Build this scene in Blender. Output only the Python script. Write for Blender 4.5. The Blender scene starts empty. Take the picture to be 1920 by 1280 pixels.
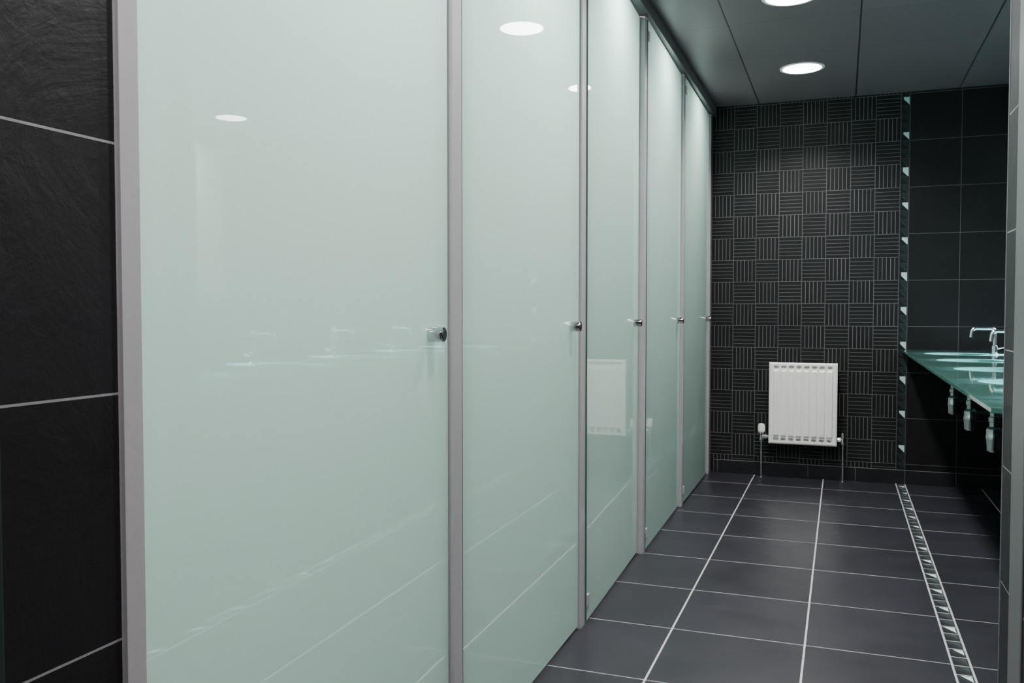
import bpy, bmesh, math
from mathutils import Vector, Matrix
S = bpy.context.scene
COL = S.collection

# ---------------------------------------------------------------- node helper
class NT:
    def __init__(s, name):
        s.m = bpy.data.materials.new(name); s.m.use_nodes = True
        s.t = s.m.node_tree; s.t.nodes.clear()
        s.out = s.t.nodes.new('ShaderNodeOutputMaterial')
    def n(s, typ, **kw):
        nd = s.t.nodes.new(typ)
        for k, v in kw.items(): setattr(nd, k, v)
        return nd
    def link(s, a, b): s.t.links.new(a, b)
    def put(s, sock, v):
        if isinstance(v, bpy.types.NodeSocket): s.link(v, sock)
        else: sock.default_value = v
    def M(s, op, a, b=None, c=None):
        nd = s.n('ShaderNodeMath', operation=op)
        s.put(nd.inputs[0], a)
        if b is not None: s.put(nd.inputs[1], b)
        if c is not None: s.put(nd.inputs[2], c)
        return nd.outputs[0]
    def mix(s, f, a, b):
        nd = s.n('ShaderNodeMix', data_type='RGBA')
        s.put(nd.inputs[0], f)
        for i, v in ((6, a), (7, b)):
            if isinstance(v, tuple) and len(v) == 3: v = v + (1,)
            s.put(nd.inputs[i], v)
        return nd.outputs[2]
    def pos(s):
        g = s.n('ShaderNodeNewGeometry'); x = s.n('ShaderNodeSeparateXYZ')
        s.link(g.outputs['Position'], x.inputs[0]); s.P = g.outputs['Position']
        return x.outputs[0], x.outputs[1], x.outputs[2]
    def noise(s, scale, detail=4, rough=.6, dist=0.):
        if not hasattr(s, 'P'): s.pos()
        nd = s.n('ShaderNodeTexNoise'); s.link(s.P, nd.inputs['Vector'])
        nd.inputs['Scale'].default_value = scale; nd.inputs['Detail'].default_value = detail
        nd.inputs['Roughness'].default_value = rough; nd.inputs['Distortion'].default_value = dist
        return nd.outputs['Fac']
    def white(s, a, b):
        c = s.n('ShaderNodeCombineXYZ'); s.put(c.inputs[0], a); s.put(c.inputs[1], b)
        w = s.n('ShaderNodeTexWhiteNoise'); s.link(c.outputs[0], w.inputs['Vector'])
        return w.outputs['Value']
    def bump(s, h, dist=.002, strength=1.0):
        nd = s.n('ShaderNodeBump'); s.put(nd.inputs['Height'], h)
        nd.inputs['Distance'].default_value = dist; nd.inputs['Strength'].default_value = strength
        return nd.outputs[0]
    def pbr(s, col, rough=.5, metal=0., normal=None, spec=.5):
        p = s.n('ShaderNodeBsdfPrincipled')
        if isinstance(col, tuple) and len(col) == 3: col = col + (1,)
        s.put(p.inputs['Base Color'], col); s.put(p.inputs['Roughness'], rough)
        s.put(p.inputs['Metallic'], metal); p.inputs['Specular IOR Level'].default_value = spec
        if normal is not None: s.link(normal, p.inputs['Normal'])
        s.link(p.outputs[0], s.out.inputs[0]); return p
    # distance to nearest grid line (metres)
    def griddist(s, a, a0, size):
        q = s.M('DIVIDE', s.M('SUBTRACT', a, a0), size)
        f = s.M('FRACT', q)
        d = s.M('MULTIPLY', s.M('MINIMUM', f, s.M('SUBTRACT', 1., f)), size)
        return d, s.M('FLOOR', q), f

ZG, TS = 1.003, .2925           # wall tile grid
SX0, SX1 = .335, .388           # mosaic strip
SLATE = (.012, .0125, .0145)

def mosaic(t, across, along, floor, barw):
    """glass mosaic strip: small cells between two border lines with pale glass shards"""
    cl, nth = (.073, 3.) if floor else (.055, 4.)
    p = t.M('DIVIDE', t.M('SUBTRACT', across, SX0), SX1-SX0)
    q0 = t.M('DIVIDE', along, cl)
    q = t.M('FRACT', q0); cell = t.M('FLOOR', q0)
    some = t.M('LESS_THAN', t.M('FRACT', t.M('DIVIDE', t.M('ADD', cell, .5), nth)), 1/nth)
    s_ = t.M('ADD', p, q)
    r_ = t.white(cell, 3.)
    if floor:
        lim = t.M('ADD', 1.05, t.M('MULTIPLY', r_, .2))
        tri = t.M('MULTIPLY', t.M('GREATER_THAN', s_, lim), t.M('MULTIPLY', t.M('LESS_THAN', p, .86), t.M('LESS_THAN', q, .94)))
        tri = t.M('MULTIPLY', tri, t.M('ADD', .05, t.M('MULTIPLY', some, .85)))
    else:
        lim = t.M('ADD', .80, t.M('MULTIPLY', r_, .35))
        tri = t.M('MULTIPLY', t.M('GREATER_THAN', s_, lim), t.M('MULTIPLY', t.M('GREATER_THAN', p, .28), t.M('LESS_THAN', p, .9)))
        tri = t.M('MULTIPLY', tri, t.M('ADD', .015, t.M('MULTIPLY', some, .85)))
    diag = t.M('LESS_THAN', t.M('ABSOLUTE', t.M('SUBTRACT', s_, 1.)), .06)
    diag = t.M('MULTIPLY', diag, .08 if floor else .4)
    bar = t.M('LESS_THAN', q, barw)
    ed = t.M('LESS_THAN', t.M('MINIMUM', p, t.M('SUBTRACT', 1., p)), .07)
    ln = t.M('MAXIMUM', diag, t.M('MAXIMUM', ed, bar))
    return p, tri, ln

# ---------------------------------------------------------------- materials
def m_plain(name, axis, a0, base=SLATE, grout=(.26, .26, .27), rough=.45, gw=.0034, size=TS, b0=ZG, bsize=TS, haxis=2, bs=.6, bd=.0025):
    t = NT(name); x = t.pos()
    da, ia, _ = t.griddist(x[axis], a0, size)
    db, ib, _ = t.griddist(x[haxis], b0, bsize)
    g = t.M('LESS_THAN', t.M('MINIMUM', da, db), gw/2)
    nz = t.noise(5, 6, .6, .8); nf = t.noise(40, 6, .7, .5)
    w = t.white(ia, ib)
    k = t.M('ADD', t.M('MULTIPLY', nz, .9), t.M('ADD', t.M('MULTIPLY', w, .3), .45))
    c = t.n('ShaderNodeVectorMath', operation='SCALE'); c.inputs[0].default_value = base; t.link(k, c.inputs['Scale'])
    col = t.mix(g, c.outputs[0], grout)
    h = t.M('ADD', t.M('MULTIPLY', g, -1.), t.M('ADD', t.M('MULTIPLY', nz, 2.4), t.M('MULTIPLY', nf, .45)))
    t.pbr(col, rough, 0, t.bump(h, bd, bs), .3)
    return t.m

def m_floor():
    t = NT('slate_floor'); x, y, z = t.pos()
    sh = t.M('MULTIPLY', t.M('GREATER_THAN', x, .36), SX1-SX0)
    xs = t.M('SUBTRACT', x, sh)
    da, ia, _ = t.griddist(xs, SX0, .436)
    db, ib, _ = t.griddist(y, 2.55, .4515)
    ga = t.M('LESS_THAN', da, .0032); gb = t.M('LESS_THAN', db, .0026)
    p, tri, ln = mosaic(t, x, y, True, .07)
    ins = t.M('MULTIPLY', t.M('GREATER_THAN', p, 0.), t.M('LESS_THAN', p, 1.))
    nz = t.noise(4, 6, .65); nf = t.noise(45, 5, .7); w = t.white(ia, ib)
    k = t.M('ADD', t.M('MULTIPLY', nz, .9), t.M('ADD', t.M('MULTIPLY', w, .25), .45))
    c = t.n('ShaderNodeVectorMath', operation='SCALE'); c.inputs[0].default_value = (.0165, .0165, .0220); t.link(k, c.inputs['Scale'])
    col = t.mix(gb, c.outputs[0], (.25, .25, .26)); col = t.mix(ga, col, (.48, .48, .48))
    mc = t.mix(ln, (.014, .017, .020), (.34, .35, .36)); mc = t.mix(tri, mc, (.58, .76, .72))
    col = t.mix(ins, col, mc)
    h = t.M('ADD', t.M('MULTIPLY', t.M('MAXIMUM', ga, gb), -1.), t.M('ADD', t.M('MULTIPLY', nz, 1.), t.M('MULTIPLY', nf, .3)))
    rough = t.M('ADD', .27, t.M('MULTIPLY', nz, .18))
    t.pbr(col, rough, 0, t.bump(h, .002, .5), .40)
    return t.m

def m_backwall():
    t = NT('patterned_wall_tile'); x, y, z = t.pos()
    C = TS/2
    da, ia, fa = t.griddist(x, SX0-8*C, C)
    db, ib, fb = t.griddist(z, ZG, C)
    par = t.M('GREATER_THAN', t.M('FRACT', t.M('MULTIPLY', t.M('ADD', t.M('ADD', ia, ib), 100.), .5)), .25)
    s = t.M('ADD', t.M('MULTIPLY', par, fa), t.M('MULTIPLY', t.M('SUBTRACT', 1., par), fb))
    sf = t.M('FRACT', t.M('MULTIPLY', s, 6.))
    sl = t.M('LESS_THAN', t.M('MINIMUM', sf, t.M('SUBTRACT', 1., sf)), .065)
    cg = t.M('LESS_THAN', t.M('MINIMUM', da, db), .0017)
    nz = t.noise(6, 5, .6); nf = t.noise(60, 4, .7)
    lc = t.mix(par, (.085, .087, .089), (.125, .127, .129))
    base = t.mix(nz, (.005, .0052, .0055), (.0115, .0118, .0122))
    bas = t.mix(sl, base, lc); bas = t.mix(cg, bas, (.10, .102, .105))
    gb = t.M('MAXIMUM', sl, cg)
    da2, ia2, _ = t.griddist(x, SX1, TS)
    db2, ib2, _ = t.griddist(z, ZG, TS)
    gp = t.M('LESS_THAN', t.M('MINIMUM', da2, db2), .0018)
    pl = t.mix(gp, t.mix(nz, (.0045, .0045, .005), (.0095, .0095, .010)), (.075, .075, .08))
    p, tri, ln = mosaic(t, x, t.M('ADD', z, .03), False, .05)
    mc = t.mix(ln, (.006, .008, .009), (.035, .041, .043)); mc = t.mix(tri, mc, (.50, .70, .69))
    right = t.M('GREATER_THAN', x, SX1)
    ins = t.M('MULTIPLY', t.M('GREATER_THAN', p, 0.), t.M('LESS_THAN', p, 1.))
    col = t.mix(right, bas, pl); col = t.mix(ins, col, mc)
    g = t.M('ADD', t.M('MULTIPLY', right, gp), t.M('MULTIPLY', t.M('SUBTRACT', 1., right), gb))
    h = t.M('ADD', t.M('MULTIPLY', g, -1.), t.M('MULTIPLY', t.M('ADD', nz, nf), .35))
    t.pbr(col, .5, 0, t.bump(h, .002, .5), .18)
    return t.m

def m_ceiling():
    t = NT('ceiling_panels'); x, y, z = t.pos()
    da, ia, _ = t.griddist(x, -.53, .597)
    db, ib, _ = t.griddist(y, 4.97, .605)
    g = t.M('LESS_THAN', da, .0035); g2 = t.M('LESS_THAN', db, .0015)
    w = t.white(ia, ib); nz = t.noise(2, 3)
    base = t.mix(w, (.138, .110, .124), (.152, .122, .136))
    col = t.mix(t.M('MULTIPLY', g2, .7), base, (.02, .022, .022)); col = t.mix(g, col, (.015, .016, .016))
    t.pbr(col, .40, .1, t.bump(t.M('MULTIPLY', t.M('MAXIMUM', g, g2), -1.), .003, .5), .5)
    return t.m

def m_simple(name, col, rough=.5, metal=0., spec=.5, nscale=80, nb=.0002):
    t = NT(name)
    nz = t.noise(nscale, 3)
    c2 = tuple(min(1, v*1.06) for v in col); c1 = tuple(v*.94 for v in col)
    t.pbr(t.mix(nz, c1, c2), rough, metal, t.bump(nz, nb, .3), spec)
    return t.m

def m_frost(name, col, tr=.5, rough=.015, trcol=None, ior=1.5):
    t = NT(name); t.pos()
    nz = t.noise(1.5, 2)
    c = t.mix(nz, tuple(v*.985 for v in col), tuple(min(1, v*1.01) for v in col))
    d = t.n('ShaderNodeBsdfDiffuse'); t.link(c, d.inputs[0])
    tl = t.n('ShaderNodeBsdfTranslucent'); tl.inputs[0].default_value = (trcol or col) + (1,)
    m1 = t.n('ShaderNodeMixShader'); m1.inputs[0].default_value = tr
    t.link(d.outputs[0], m1.inputs[1]); t.link(tl.outputs[0], m1.inputs[2])
    g = t.n('ShaderNodeBsdfGlossy'); g.inputs['Roughness'].default_value = rough
    fr = t.n('ShaderNodeFresnel'); fr.inputs[0].default_value = ior
    m2 = t.n('ShaderNodeMixShader'); t.link(fr.outputs[0], m2.inputs[0])
    t.link(m1.outputs[0], m2.inputs[1]); t.link(g.outputs[0], m2.inputs[2])
    t.link(m2.outputs[0], t.out.inputs[0])
    return t.m

def m_clear():
    t = NT('clear_glass_face'); b = t.n('ShaderNodeBsdfTransparent')
    b.inputs[0].default_value = (.93, .97, .95, 1)
    t.link(b.outputs[0], t.out.inputs[0]); return t.m

def m_emit(name, col, st):
    t = NT(name); e = t.n('ShaderNodeEmission'); e.inputs[0].default_value = col+(1,); e.inputs[1].default_value = st
    t.link(e.outputs[0], t.out.inputs[0]); return t.m

FLOOR = m_floor(); BACK = m_backwall(); CEIL = m_ceiling()
WALLY = m_plain('slate_wall_tile', 1, .80-TS, bs=.6, bd=.003, base=(.0085, .0085, .0098), grout=(.20, .20, .21), gw=.003)
WALLR = m_plain('slate_wall_tile_nook', 1, 6.07)
WALLX = m_plain('slate_wall_tile_end', 0, SX1)
SKIRT = m_plain('skirting_tile', 0, SX1, b0=.088, bsize=5., rough=.35, grout=(.10, .10, .10))
ALU = m_simple('brushed_aluminium', (.45, .44, .46), .36, .35)
ALUD = m_simple('dark_aluminium', (.13, .135, .14), .4, .4)
ALUF = m_simple('grey_frame_metal', (.13, .132, .136), .4, .3)
GAPSTOP = m_simple('dark_gap_stop', (.035, .05, .045), .5)  # for the strips added behind door gaps to hold back cubicle light
CHROME = m_simple('chrome', (.86, .86, .88), .12, 1., nb=.00001)
TRAPC = m_simple('trap_chrome', (.48, .49, .51), .15, 1., nb=.00001)
NICKEL = m_simple('knob_chrome', (.56, .57, .58), .14, 1., nb=.00001)
DARKCAP = m_simple('dark_cap', (.07, .07, .075), .25, .6)
WHITE = m_simple('white_enamel', (.84, .825, .80), .30, nb=0.)
PLAST = m_simple('white_plastic', (.82, .82, .81), .4)
INNER = m_simple('cubicle_lining', (.62, .64, .63), .6)
GLASS = m_frost('etched_green_glass', (.45, .63, .57), .46, .003, (.58, .81, .735), 2.35)
CLEAR = m_clear()
CGLASS = m_frost('green_counter_glass', (.085, .22, .19), .4, .04, None, 1.6)
EDGE = m_simple('green_glass_edge', (.05, .10, .085), .15)
DEDGE = m_simple('dark_green_strip', (.015, .026, .022), .3)
MIRR = m_simple('mirror_silver', (.88, .90, .89), .01, 1., nb=0.)
LAMP = m_emit('lamp_diffuser', (1., .97, .95), 28.)
LEDM = m_emit('cool_led', (.62, .74, 1.), 40.)

# ---------------------------------------------------------------- mesh helpers
def finish(bm, name, mats, parent=None, loc=(0, 0, 0), smooth=False, bevel=0, angle=40):
    me = bpy.data.meshes.new(name); bmesh.ops.recalc_face_normals(bm, faces=bm.faces)
    bm.to_mesh(me); bm.free()
    for m in (mats if isinstance(mats, (list, tuple)) else [mats]): me.materials.append(m)
    o = bpy.data.objects.new(name, me); COL.objects.link(o); o.location = loc
    if parent: o.parent = parent
    if smooth:
        me.shade_smooth(); me.set_sharp_from_angle(angle=math.radians(angle))
    if bevel:
        b = o.modifiers.new('bevel', 'BEVEL'); b.width = bevel; b.segments = 2; b.limit_method = 'ANGLE'
    return o
def addbox(bm, x0, x1, y0, y1, z0, z1):
    r = bmesh.ops.create_cube(bm, size=1)
    bmesh.ops.scale(bm, vec=(x1-x0, y1-y0, z1-z0), verts=r['verts'])
    bmesh.ops.translate(bm, vec=((x0+x1)/2, (y0+y1)/2, (z0+z1)/2), verts=r['verts'])
    return r['verts']
def box(name, x0, x1, y0, y1, z0, z1, mat, parent=None, bevel=0, loc=(0, 0, 0)):
    bm = bmesh.new(); addbox(bm, x0, x1, y0, y1, z0, z1)
    return finish(bm, name, mat, parent, loc, bevel=bevel)
def wbox(name, x0, x1, y0, y1, z0, z1, mat, bevel=0):
    c = ((x0+x1)/2, (y0+y1)/2, z0)
    return box(name, x0-c[0], x1-c[0], y0-c[1], y1-c[1], 0, z1-z0, mat, None, bevel, c)
def addlathe(bm, prof, axis='Z', c=(0, 0, 0), n=40, closed=False):
    rings = []
    for r, h in prof:
        ring = []
        if r < 1e-6: r = 1e-5
        for i in range(n):
            a = 2*math.pi*i/n; u, v = r*math.cos(a), r*math.sin(a)
            p = {'Z': (u, v, h), 'X': (h, u, v), 'Y': (u, h, v)}[axis]
            ring.append(bm.verts.new((p[0]+c[0], p[1]+c[1], p[2]+c[2])))
        rings.append(ring)
    for a, b in zip(rings, rings[1:]):
        for i in range(n): bm.faces.new((a[i], a[(i+1) % n], b[(i+1) % n], b[i]))
    if closed:
        a, b = rings[-1], rings[0]
        for i in range(n): bm.faces.new((a[i], a[(i+1) % n], b[(i+1) % n], b[i]))
    else:
        bm.faces.new(rings[0]); bm.faces.new(rings[-1])
def lathe(name, prof, mat, axis='Z', c=(0, 0, 0), parent=None, n=40, closed=False):
    bm = bmesh.new(); addlathe(bm, prof, axis, c, n, closed)
    return finish(bm, name, mat, parent, smooth=True)
def addtube(bm, pts, rad, n=16):
    pts = [Vector(p) for p in pts]; rings = []
    t = (pts[1]-pts[0]).normalized()
    up = Vector((0, 0, 1)) if abs(t.z) < .9 else Vector((1, 0, 0))
    nrm = t.cross(up).normalized()
    for i, p in enumerate(pts):
        tn = (pts[min(i+1, len(pts)-1)]-pts[max(i-1, 0)]).normalized()
        nrm = (nrm - tn*nrm.dot(tn)).normalized(); bn = tn.cross(nrm)
        r = rad[i] if isinstance(rad, (list, tuple)) else rad
        rings.append([bm.verts.new(p+nrm*r*math.cos(2*math.pi*k/n)+bn*r*math.sin(2*math.pi*k/n)) for k in range(n)])
    for a, b in zip(rings, rings[1:]):
        for i in range(n): bm.faces.new((a[i], a[(i+1) % n], b[(i+1) % n], b[i]))
    bm.faces.new(rings[0]); bm.faces.new(rings[-1])
def tube(name, pts, rad, mat, parent=None, n=16):
    bm = bmesh.new(); addtube(bm, pts, rad, n)
    return finish(bm, name, mat, parent, smooth=True, angle=60)
def fillet(pts, r, k=8):
    pts = [Vector(p) for p in pts]; out = [pts[0]]
    for a, b, c in zip(pts, pts[1:], pts[2:]):
        d1 = (a-b).normalized(); d2 = (c-b).normalized()
        p0 = b+d1*r; p1 = b+d2*r
        for i in range(k+1):
            s = i/k; out.append((1-s)**2*p0+2*s*(1-s)*b+s*s*p1)
    out.append(pts[-1]); return out
def empty(name, loc, label, cat, group=None):
    o = bpy.data.objects.new(name, None); COL.objects.link(o); o.location = loc; o.empty_display_size = .1
    tag(o, label, cat, group); return o
def tag(o, label, cat, group=None):
    o['label'] = label; o['category'] = cat
    if group: o['group'] = group
    return o
def struct(o, label, cat):
    o['kind'] = 'structure'; return tag(o, label, cat)
def dup(root, loc):
    """copy a thing with its parts (two levels)"""
    def cp(o, par):
        c = o.copy(); COL.objects.link(c); c.parent = par
        for ch in [k for k in ORIG if k.parent == o]: cp(ch, c)
        return c
    ORIG = list(bpy.data.objects)
    c = cp(root, None); c.location = loc; return c
def spot(name, loc, target, energy, size, color, parent, radius, blend=1.):
    L = bpy.data.lights.new(name, 'SPOT'); L.energy = energy; L.spot_size = math.radians(size); L.spot_blend = blend
    L.color = color; L.shadow_soft_size = radius
    o = bpy.data.objects.new(name, L); COL.objects.link(o); o.location = loc
    o.rotation_euler = (Vector(target)-Vector(loc)).to_track_quat('-Z', 'Y').to_euler()
    if parent: o.parent = parent
    return o
def disk(name, loc, energy, size, color, parent, spread):
    L = bpy.data.lights.new(name, 'AREA'); L.shape = 'DISK'; L.size = size; L.energy = energy; L.color = color
    L.spread = math.radians(spread)
    o = bpy.data.objects.new(name, L); COL.objects.link(o); o.location = loc
    if parent: o.parent = parent
    return o

# ---------------------------------------------------------------- dimensions
YF, H = 6.07, 2.477
XD = -.837       # face of the glass doors
XR = 1.08        # wall behind the basins
XS, YS = .385, 2.495   # end of the projecting wall
YB = -1.3
posts = [.815, 1.852, 2.909, 3.905, 4.928, 5.99]

# ---------------------------------------------------------------- room
struct(wbox('floor', -2.4, XR+.1, YB-.1, YF+.1, -.1, 0, FLOOR), 'dark slate-grey square floor tiles with pale grout and mosaic strip', 'floor')
struct(wbox('ceiling', -2.4, XR+.1, YB-.1, YF+.1, H, H+.1, CEIL), 'dark grey suspended ceiling of square metal panels', 'ceiling')
struct(wbox('wall_back', -2.4, XR+.1, YF, YF+.1, 0, H, BACK), 'black wall with basket-weave ribbed tiles and a glass mosaic strip', 'wall')
struct(wbox('wall_right', XR, XR+.1, YS, YF, 0, H, WALLR), 'black tiled wall behind the glass washbasin counter', 'wall')
struct(wbox('wall_front', -2.4, XR+.1, YB-.1, YB, 0, H, WALLX), 'black tiled end wall of the washroom', 'wall')
struct(wbox('wall_pier', XS, XR+.1, YB, YS, 0, H, WALLY), 'black tiled wall projecting beside the basins', 'wall')
struct(wbox('wall_left', -.90, -.797, YB, .80, 0, H, WALLY), 'black riven slate wall tiles with pale grout beside cubicles', 'wall')
struct(wbox('wall_cubicle', -2.4, -2.3, .79, YF, 0, H, INNER), 'pale lining wall at the rear of the cubicles', 'wall')
for i, y in enumerate([.775]+posts[1:5]):
    struct(wbox('wall_divider', -2.3, -.90, y-.012, y+.012, 0, H, INNER), 'pale dividing panel between two toilet cubicles', 'wall')
struct(wbox('baseboard_back', XD+.03, XR, YF-.012, YF, 0, .088, SKIRT, .002), 'row of low black skirting tiles along the wall', 'baseboard')
struct(wbox('trim_1', -.875, -.812, .79, YF, H-.065, H, ALUD, .002), 'dark grey metal header rail above the glass doors', 'trim')
struct(wbox('trim_2', XS-.002, XS+.006, YS-.005, YS+.002, 0, H, ALUF, .001), 'slim metal corner strip on the tiled pier', 'trim')
struct(wbox('trim_3', XS-.005, XS, 2.20, 2.345, 0, H, ALUF, .002), 'grey metal frame upright on the tiled pier', 'trim')
struct(wbox('trim_4', -.797, -.787, .45, .636, 0, H, DEDGE, .002), 'dark green edge strip on the slate wall', 'trim')

# ---------------------------------------------------------------- cubicle posts
for i, y in enumerate(posts):
    w = .015 if i == 0 else .024
    xf = -.79 if i == 0 else -.832
    yc = y
    p = empty('cubicle_post', (-.85, yc, 0), 'brushed aluminium upright at the tiled wall end' if i == 0 else
              ('brushed aluminium upright where the doors meet the tiled wall' if i == 5 else 'slim brushed aluminium upright between frosted glass doors'),
              'post', 'aluminium uprights of the cubicle row')
    bm = bmesh.new()
    zt = H-.066
    addbox(bm, -.045, xf+.85, -w, w, 0, zt)
    finish(bm, 'upright', ALU, p, bevel=.0006)
    wl = w if i == 0 else w+.016
    box('gap_light_stop', -.040, -.028, -wl, min(w+.016, YF-yc), 0.0, zt, GAPSTOP, p)  # added dark strip, keeps the lit cubicle from shining through the gap

# ---------------------------------------------------------------- doors
def hinge(root, y, z):
    return box('hinge', -.004, .005, y, y+.024, z-.022, z+.022, ALU, root, .003)
TILT = [.85, .5, 1.7, .9, .6]
for i in range(5):
    ya = posts[i]+(.015 if i == 0 else .024)+.004
    yb = posts[i+1]-.024-.006
    r = empty('cubicle_door', (XD-(.004 if i == 2 else 0), (ya+yb)/2, .012), 'pale green frosted glass toilet cubicle door with chrome knob', 'door', 'frosted glass cubicle doors')
    r.rotation_euler = (0, 0, math.radians(TILT[i]))
    hw = (yb-ya)/2
    zt = H-.072-.012
    bm = bmesh.new(); addbox(bm, -.010, 0, -hw, hw, 0, zt)
    bm.faces.ensure_lookup_table(); bm.normal_update()
    for f in bm.faces:
        if f.normal.x < -.5: f.material_index = 1
        elif f.normal.x < .5: f.material_index = 2
    finish(bm, 'glass_panel', [GLASS, CLEAR, EDGE], r)
    ky, kz = hw-.095, 1.037
    k = lathe('knob', [(.0, .0), (.0165, 0), (.0165, .032), (.0155, .034), (.0, .034)], NICKEL, 'X', (0, ky, kz), r)
    k['label'] = 'cylindrical chrome door knob'
    lathe('knob_cap', [(0, .0342), (.0110, .0342), (.0105, .0352), (0, .0354)], DARKCAP, 'X', (0, ky, kz), k, 28)
    for z in (.07, zt-.07): hinge(r, -hw+.004, z)

# ---------------------------------------------------------------- downlights
def downlight(loc):
    r = empty('ceiling_downlight', loc, 'round white recessed downlight glowing in the ceiling panel', 'light', 'round ceiling downlights')
    lathe('trim_ring', [(.106, 0), (.122, 0), (.122, -.002), (.116, -.004), (.108, -.005), (.106, -.004)], PLAST, 'Z', (0, 0, 0), r, 56, closed=True)
    lathe('diffuser', [(0, -.0005), (.106, -.0005), (.106, -.002), (.09, -.003), (0, -.003)], LAMP, 'Z', (0, 0, 0), r, 48)
    disk('bulb', (0, 0, -.0045), 27, .2, (1, .97, .95), r, 136)
    return r
d0 = downlight((-.228, 5.27, H))
for y in (4.06, 2.85, 1.64, .43): dup(d0, (-.228, y, H))

# ---------------------------------------------------------------- lamps inside cubicles
for i in range(5):
    yc = (posts[i]+posts[i+1])/2
    o = disk('cubicle_lamp', (-1.10, yc, H-.02), (58, 54, 42, 33, 28)[i], .2, (1, .98, .95), None, 180)
    tag(o, 'recessed lamp inside a toilet cubicle', 'light', 'lamps inside the cubicles')

# ---------------------------------------------------------------- radiator
RX0, RX1, RZ0, RZ1, RYF = -.441, -.02, .232, .765, 5.945
rc = ((RX0+RX1)/2, 6.0, 0)
rad = empty('radiator', (rc[0], rc[1], 0), 'small white enamelled panel radiator on black tiled wall', 'radiator')
bm = bmesh.new()
nx, nz = 220, 170
W = RX1-RX0; HH = RZ1-RZ0; grid = []
nch = 8; m = .022; pitch = (W-2*m)/nch
def sm(e0, e1, v):
    t = max(0, min(1, (v-e0)/(e1-e0))); return t*t*(3-2*t)
for j in range(nz+1):
    row = []
    for i in range(nx+1):
        x = W*i/nx; z = HH*j/nz
        y = RYF-rc[1]
        e = min(x, W-x); ez = min(z, HH-z)
        y += .006*(1-sm(0, .008, min(e, ez)))      # rolled edge
        if m < x < W-m:
            ph = ((x-m)/pitch) % 1.0; dx = (ph-.5)*pitch
            q = 1-sm(.014, .020, abs(dx))
            y -= .0068*q*sm(.045, .060, ez)          # raised water channel
            dz = ez-.030
            rr = math.sqrt((dx/.0165)**2+(dz/.010)**2)
            y += .024*(1-sm(.7, 1.0, rr))           # pressed dimple at channel ends
        row.append(bm.verts.new((RX0-rc[0]+x, y, RZ0+z)))
    grid.append(row)
for j in range(nz):
    for i in range(nx): bm.faces.new((grid[j][i], grid[j][i+1], grid[j+1][i+1], grid[j+1][i]))
finish(bm, 'front_panel', WHITE, rad, smooth=True, angle=60)
bm = bmesh.new()
addbox(bm, RX0-rc[0]+.002, RX0-rc[0]+.006, RYF-rc[1]+.004, .035, RZ0+.004, RZ1-.002)
addbox(bm, RX1-rc[0]-.006, RX1-rc[0]-.002, RYF-rc[1]+.004, .035, RZ0+.004, RZ1-.002)
addbox(bm, RX0-rc[0]+.006, RX1-rc[0]-.006, .030, .035, RZ0+.01, RZ1-.01)
addbox(bm, RX0-rc[0]+.006, RX1-rc[0]-.006, RYF-rc[1]+.026, .03, RZ1-.010, RZ1-.006)
addbox(bm, RX0-rc[0]+.006, RX1-rc[0]-.006, RYF-rc[1]+.026, .03, RZ0+.006, RZ0+.01)
for k in range(22):
    xx = RX0-rc[0]+.02+k*(W-.04)/21
    addbox(bm, xx-.004, xx+.004, RYF-rc[1]+.028, .028, RZ1-.006, RZ1-.004)
finish(bm, 'casing', WHITE, rad, bevel=.001)
for sx in (-.12, .12): box('bracket', sx-.015, sx+.015, .035, .069, .62, .70, ALU, rad, .002)
lx, rx, py = -.489-rc[0], .018-rc[0], -.012
pl = tube('pipe', [(lx, py, 0), (lx, py, .262)], .0065, CHROME, rad); pl['label'] = 'thin chrome riser pipe'
pr = tube('pipe', [(rx, py, 0), (rx, py, .258)], .0065, CHROME, rad); pr['label'] = 'thin chrome riser pipe'
for xx in (lx, rx):
    lathe('pipe_collar', [(0, 0), (.018, 0), (.018, .003), (.008, .009), (.0, .009)], CHROME, 'Z', (xx, py, 0), rad, 24)
def valve(name, x, sgn, thermo):
    bm = bmesh.new()
    addlathe(bm, [(0, .240), (.012, .240), (.014, .244), (.014, .256), (.011, .262), (.011, .286), (.014, .288), (.014, .298), (0, .298)], 'Z', (x, py, 0), 24)
    addtube(bm, [(x, py, .273), (x+sgn*.052, py, .273)], .0095, 18)
    addtube(bm, [(x+sgn*.014, py, .273), (x+sgn*.034, py, .273)], .0145, 6)
    v = finish(bm, name, CHROME, rad, smooth=True, angle=30)
    if thermo:
        bm = bmesh.new()
        addlathe(bm, [(0, .297), (.017, .297), (.0205, .303), (.0205, .345), (.018, .352), (.014, .355), (0, .356)], 'Z', (x, py, 0), 28)
        for k in range(14):
            a = 2*math.pi*k/14
            c = (x+.0205*math.cos(a), py+.0205*math.sin(a))
            addbox(bm, c[0]-.0012, c[0]+.0012, c[1]-.0012, c[1]+.0012, .308, .342)
        h = finish(bm, 'thermostat_head', PLAST, v, smooth=True, angle=30); h['label'] = 'white ribbed thermostatic head'
    else:
        lathe('valve_cap', [(0, .298), (.012, .298), (.012, .312), (.010, .316), (0, .316)], CHROME, 'Z', (x, py, 0), v, 20)
valve('valve', lx, 1, True); valve('valve', rx, -1, False)

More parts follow.
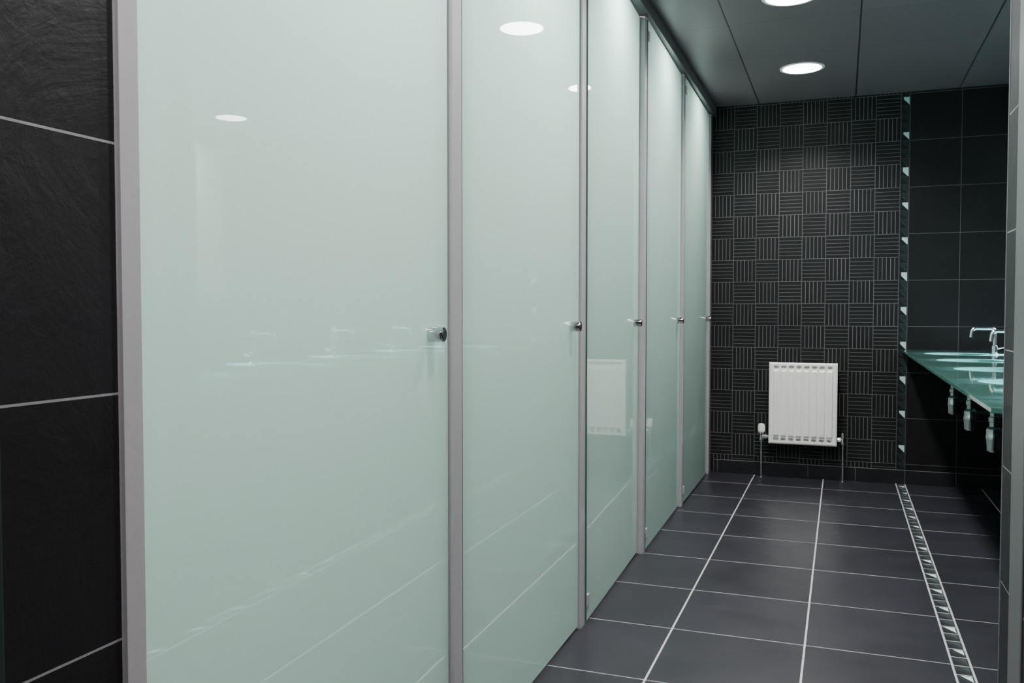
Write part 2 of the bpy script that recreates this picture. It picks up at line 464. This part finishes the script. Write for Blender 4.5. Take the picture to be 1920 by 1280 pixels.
# ---------------------------------------------------------------- counter with basin holes
CX0, CX1, CY0, CY1, CZ = .357, XR, YS, YF, .856
BX = .60; BY = [5.53, 4.82, 4.11, 3.40, 2.72]
slab = wbox('washbasin_counter', CX0, CX1-.001, CY0+.003, CY1-.001, CZ-.015, CZ, CGLASS)
bm = bmesh.new()
for y in BY:
    r = bmesh.ops.create_cone(bm, cap_ends=True, segments=64, radius1=.165, radius2=.165, depth=.2)
    bmesh.ops.translate(bm, vec=(BX, y, CZ), verts=r['verts'])
cut = finish(bm, 'cut', CGLASS)
md = slab.modifiers.new('holes', 'BOOLEAN'); md.object = cut; md.operation = 'DIFFERENCE'; md.solver = 'EXACT'
bpy.context.view_layer.update()
dg = bpy.context.evaluated_depsgraph_get()
nm = bpy.data.meshes.new_from_object(slab.evaluated_get(dg))
slab.modifiers.clear(); slab.data = nm
bpy.data.objects.remove(cut)
b = slab.modifiers.new('bevel', 'BEVEL'); b.width = .002; b.segments = 2; b.limit_method = 'ANGLE'
tag(slab, 'long green frosted glass washbasin counter along black wall', 'counter')

def basin(loc):
    r = empty('washbasin', loc, 'round green glass bowl set into the glass counter', 'basin', 'glass washbasins along the counter')
    R = .163; D = .125; prof = []
    K = 14
    for k in range(K+1):
        a = k/K*math.pi/2; prof.append((.022+(R-.022)*math.sin(a), -D*math.cos(a)))
    prof += [(R+.004, .0006), (R+.004, .0012), (R, .0016)]
    for k in range(K, -1, -1):
        a = k/K*math.pi/2; prof.append((.022+(R-.022-.008)*math.sin(a), -(D-.008)*math.cos(a)))
    lathe('bowl', prof, CGLASS, 'Z', (0, 0, 0), r, 56, closed=True)
    lathe('drain', [(0, -D-.006), (.026, -D-.006), (.026, -D+.001), (.0215, -D+.001), (.0215, -D+.010), (.019, -D+.0115), (0, -D+.012)], CHROME, 'Z', (0, 0, 0), r, 28)
    bm = bmesh.new()
    z0 = .513-CZ
    addlathe(bm, [(0, z0), (.022, z0), (.027, z0+.006), (.029, z0+.05), (.031, z0+.052), (.031, z0+.066), (.029, z0+.07), (.029, z0+.095), (.022, z0+.104), (.017, z0+.106),
                  (.017, z0+.125), (.021, z0+.127), (.021, z0+.145), (.016, z0+.148), (.016, -D-.004), (0, -D-.004)], 'Z', (0, 0, 0), 32)
    addtube(bm, [(0.02, 0, z0+.083), (XR-BX-.001, 0, z0+.083)], .016, 20)
    addtube(bm, [(XR-BX-.008, 0, z0+.083), (XR-BX-.001, 0, z0+.083)], .032, 28)
    t = finish(bm, 'bottle_trap', TRAPC, r, smooth=True, angle=35); t['label'] = 'chrome bottle trap'
    return r
b0 = basin((BX, BY[0], CZ))
for y in BY[1:]: dup(b0, (BX, y, CZ))

def tap(loc):
    r = empty('basin_tap', loc, 'slim chrome tap with turned-down spout on the glass counter', 'tap', 'chrome taps along the counter')
    lathe('base', [(0, 0), (.024, 0), (.024, .004), (.020, .008), (.017, .010), (0, .010)], CHROME, 'Z', (0, 0, 0), r, 32)
    pts = fillet([(0, 0, .009), (0, 0, .148), (-.112, 0, .148), (-.118, 0, .096)], .024)
    tube('spout', pts, .0100, CHROME, r, 20)
    bm = bmesh.new()
    addlathe(bm, [(0, .012), (.014, .012), (.016, .014), (.016, .05), (.014, .052), (0, .052)], 'Z', (0, 0, 0), 28)
    addtube(bm, [(.012, 0, .034), (.05, 0, .042)], [.005, .0035], 12)
    finish(bm, 'lever', CHROME, r, smooth=True, angle=35)
    return r
t0 = tap((.802, BY[0], CZ+.0))
for y in BY[1:]: dup(t0, (.802, y, CZ))

# ---------------------------------------------------------------- mirror
mr = empty('wall_mirror', (XR, 4.3, 1.15), 'long frameless mirror with cool light under its edge', 'mirror')
box('mirror_glass', -.045, -.04, -1.75, 1.72, 0, 1.1, MIRR, mr, .001)
bm = bmesh.new(); addbox(bm, -.04, -.001, -1.70, 1.67, .012, 1.08)
finish(bm, 'backing_frame', ALUD, mr)
for y in BY:
    yy = y-4.3
    lathe('led_spot', [(0, .003), (.014, .003), (.014, .0125), (0, .0125)], LEDM, 'Z', (-.021, yy, 0), mr, 24)
    spot('led_beam', (-.022, yy, -.002), (-.315, yy, -.296), 900, 50, (.74, .84, 1.), mr, .014, .9)

# ---------------------------------------------------------------- world & camera
w = bpy.data.worlds.new('World'); S.world = w; w.use_nodes = True
w.node_tree.nodes['Background'].inputs[0].default_value = (.01, .012, .014, 1)
cam = bpy.data.cameras.new('camera'); co = bpy.data.objects.new('camera', cam); COL.objects.link(co)
co.location = (0, 0, 1.1); co.rotation_euler = (math.radians(90-1.99), 0, math.radians(20.65))
cam.sensor_width = 36; cam.lens = 1640/1920*36; cam.clip_start = .02
S.camera = co
